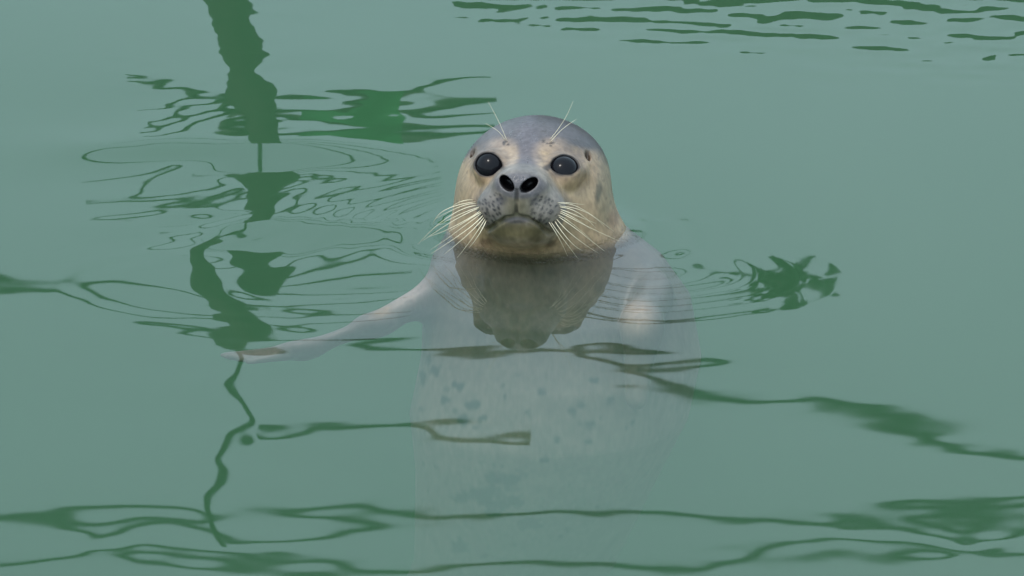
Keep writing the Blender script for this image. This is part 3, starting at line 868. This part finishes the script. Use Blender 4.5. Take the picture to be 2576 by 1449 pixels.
# ------------------------------------------------------------------ the post with its crossbars and lines on the far bank (seen mirrored in the water)
m_wood = simple_mat('weathered_wood', (.05, .045, .035), .8, .4, 25, .4)
m_rope = simple_mat('dark_rope', (.035, .035, .03), .8, .3, 60)
m_leaf = simple_mat('dark_leaf', (.03, .06, .025), .6, .3, 40)
m_green = simple_mat('green_sheet', (.02, .22, .05), .5, .5, 9)
def zl(a, b, x):
    return a[1] + (x - a[0]) * (b[1] - a[1]) / (b[0] - a[0])
FE = BANK
FE['green'] = (*[still(760, 250)[0], still(1050, 322)[0]], still(760, 250)[1], still(1050, 322)[1])
post = empty('fence_post', (FE['post']['x'], YB, .2))
tag(post, 'dark wooden post with crossbars on the far bank, mirrored in the water', 'fence post')
def put(name, vf, mat, parent):
    o = mesh_obj(name, vf[0], vf[1], mat, parent)
    o.location = -np.array(parent.location)
    return o
pr = FE['post']
pz = np.linspace(.15, pr['z1'], 24)
put('upright', tube([(pr['x'] + .004 * math.sin(3 * q), YB, q) for q in pz], [pr['half'] * (1.06 if q < 1.3 else 1) for q in pz], 14), m_wood, post)
rd = FE['rod']
put('rod', tube([(rd['x'], YB, q) for q in np.linspace(pr['z1'] - .05, rd['z1'], 12)], [rd['half']] * 12, 8), m_rope, post)
for nm in ('arm_low', 'arm_mid', 'arm_high', 'arm_top'):
    k = FE[nm]; xs = np.linspace(k['x0'], k['x1'], 15)
    rr = [k['half'] * (.25 + .75 * min(1, 4.2 * min(s, 1 - s))) for s in np.linspace(0, 1, 15)]
    put('crossbar', tube([(q, YB, zl(k['a'], k['b'], q)) for q in xs], rr, 10), m_wood, post)
for nm, kind, lab in (('handrail', 'handrail', 'sloping dark handrail behind the pool, mirrored as a long wavy green line'),
                      ('wire_low', 'wire', 'lower dark line strung along the bank above the handrail'),
                      ('wire_high', 'wire', 'upper dark line strung along the bank above the handrail'),
                      ('streamer', 'streamer', 'short dark streamer beside the thin rod above the post')):
    k = FE[nm]; xs = np.linspace(k['x0'], k['x1'], 30)
    o = mesh_obj(kind, *tube([(q, YB, zl(k['a'], k['b'], q)) for q in xs], [k['half'] * (.96 + .04 * math.cos(q * 9)) for q in xs], 10), m_rope)
    tag(o, lab, kind, 'lines strung along the far bank' if kind == 'wire' else None)
# an unseen leafy branch, added so the water mirrors a dark patch
br = empty('branch', (still(1660, 800)[0], YB, still(1660, 800)[1]))
tag(br, 'unseen leafy branch added below the handrail to mirror dark right of the seal', 'branch')
for pts, rad in (([(1290, 832), (1374, 817), (1449, 802), (1530, 786), (1589, 770), (1660, 752), (1750, 752), (1830, 741), (1900, 738), (1960, 727), (2040, 714)], .0032),
                 ([(1374, 818), (1449, 825), (1520, 824), (1610, 842), (1664, 832), (1720, 828), (1771, 829), (1852, 823), (1930, 806), (1990, 780)], .0042)):
    path = [(*still(a, b),) for a, b in pts]
    put('twig', tube([(a, YB, b) for a, b in path], [rad * (1.15 - .5 * k / len(path)) for k in range(len(path))], 7), m_rope, br)
lr_ = random.Random(4)
leaf0 = None
for k in range(70):
    u, v = lr_.gauss(0, .42), lr_.gauss(0, .42)
    a, b = still(1966 + 120 * max(-1, min(1, u)), 764 + 40 * max(-1, min(1, v)) - 14 * max(-1, min(1, u)))
    if leaf0 is None:
        Lv = [(0, 0, 0), (.008, .002, .008), (.019, 0, .006), (.032, -.003, 0), (.019, 0, -.006), (.008, .002, -.008), (.013, -.004, 0)]
        lf = mesh_obj('leaf', Lv, [(0, 1, 6), (1, 2, 6), (2, 3, 6), (3, 4, 6), (4, 5, 6), (5, 0, 6)], m_leaf, br); leaf0 = lf
    else:
        lf = link(leaf0.copy(), br)
    lf.location = np.array([a, YB + lr_.uniform(-.03, .03), b]) - np.array(br.location)
    lf.rotation_euler = (lr_.uniform(-.5, .5), lr_.gauss(0, .5) + (math.pi if lr_.random() < .5 else 0), lr_.uniform(-.6, .6))
tag(mesh_obj('board', *box_vf(-.12, 2.2, YB - .02, YB + .02, .2, 1.372, .01), m_wood, smooth=False),
    'low dark board wall on the far bank, mirrored as broken streaks at the top right', 'wall')
gv = FE['green']
Vs, Fs = [], []
for a in range(13):
    for b in range(7):
        u, v = a / 12, b / 6
        for side in (0, 1):
            Vs.append((gv[0] + (gv[1] - gv[0]) * u, YB - .1 - .012 * math.sin(7 * u + 2 * v) - .004 * side, gv[2] + (gv[3] - gv[2]) * v - .01 * math.sin(9 * u) * (1 - v)))
ix = lambda a, b, s: (a * 7 + b) * 2 + s
for a in range(12):
    for b in range(6):
        Fs.append((ix(a, b, 0), ix(a, b + 1, 0), ix(a + 1, b + 1, 0), ix(a + 1, b, 0)))
        Fs.append((ix(a, b, 1), ix(a + 1, b, 1), ix(a + 1, b + 1, 1), ix(a, b + 1, 1)))
tag(mesh_obj('green_sheet', Vs, Fs, m_green), 'bright green sheet hanging from the lowest crossbar, mirrored left of the seal', 'sheet')
print('VERTS', len(SV), len(top))
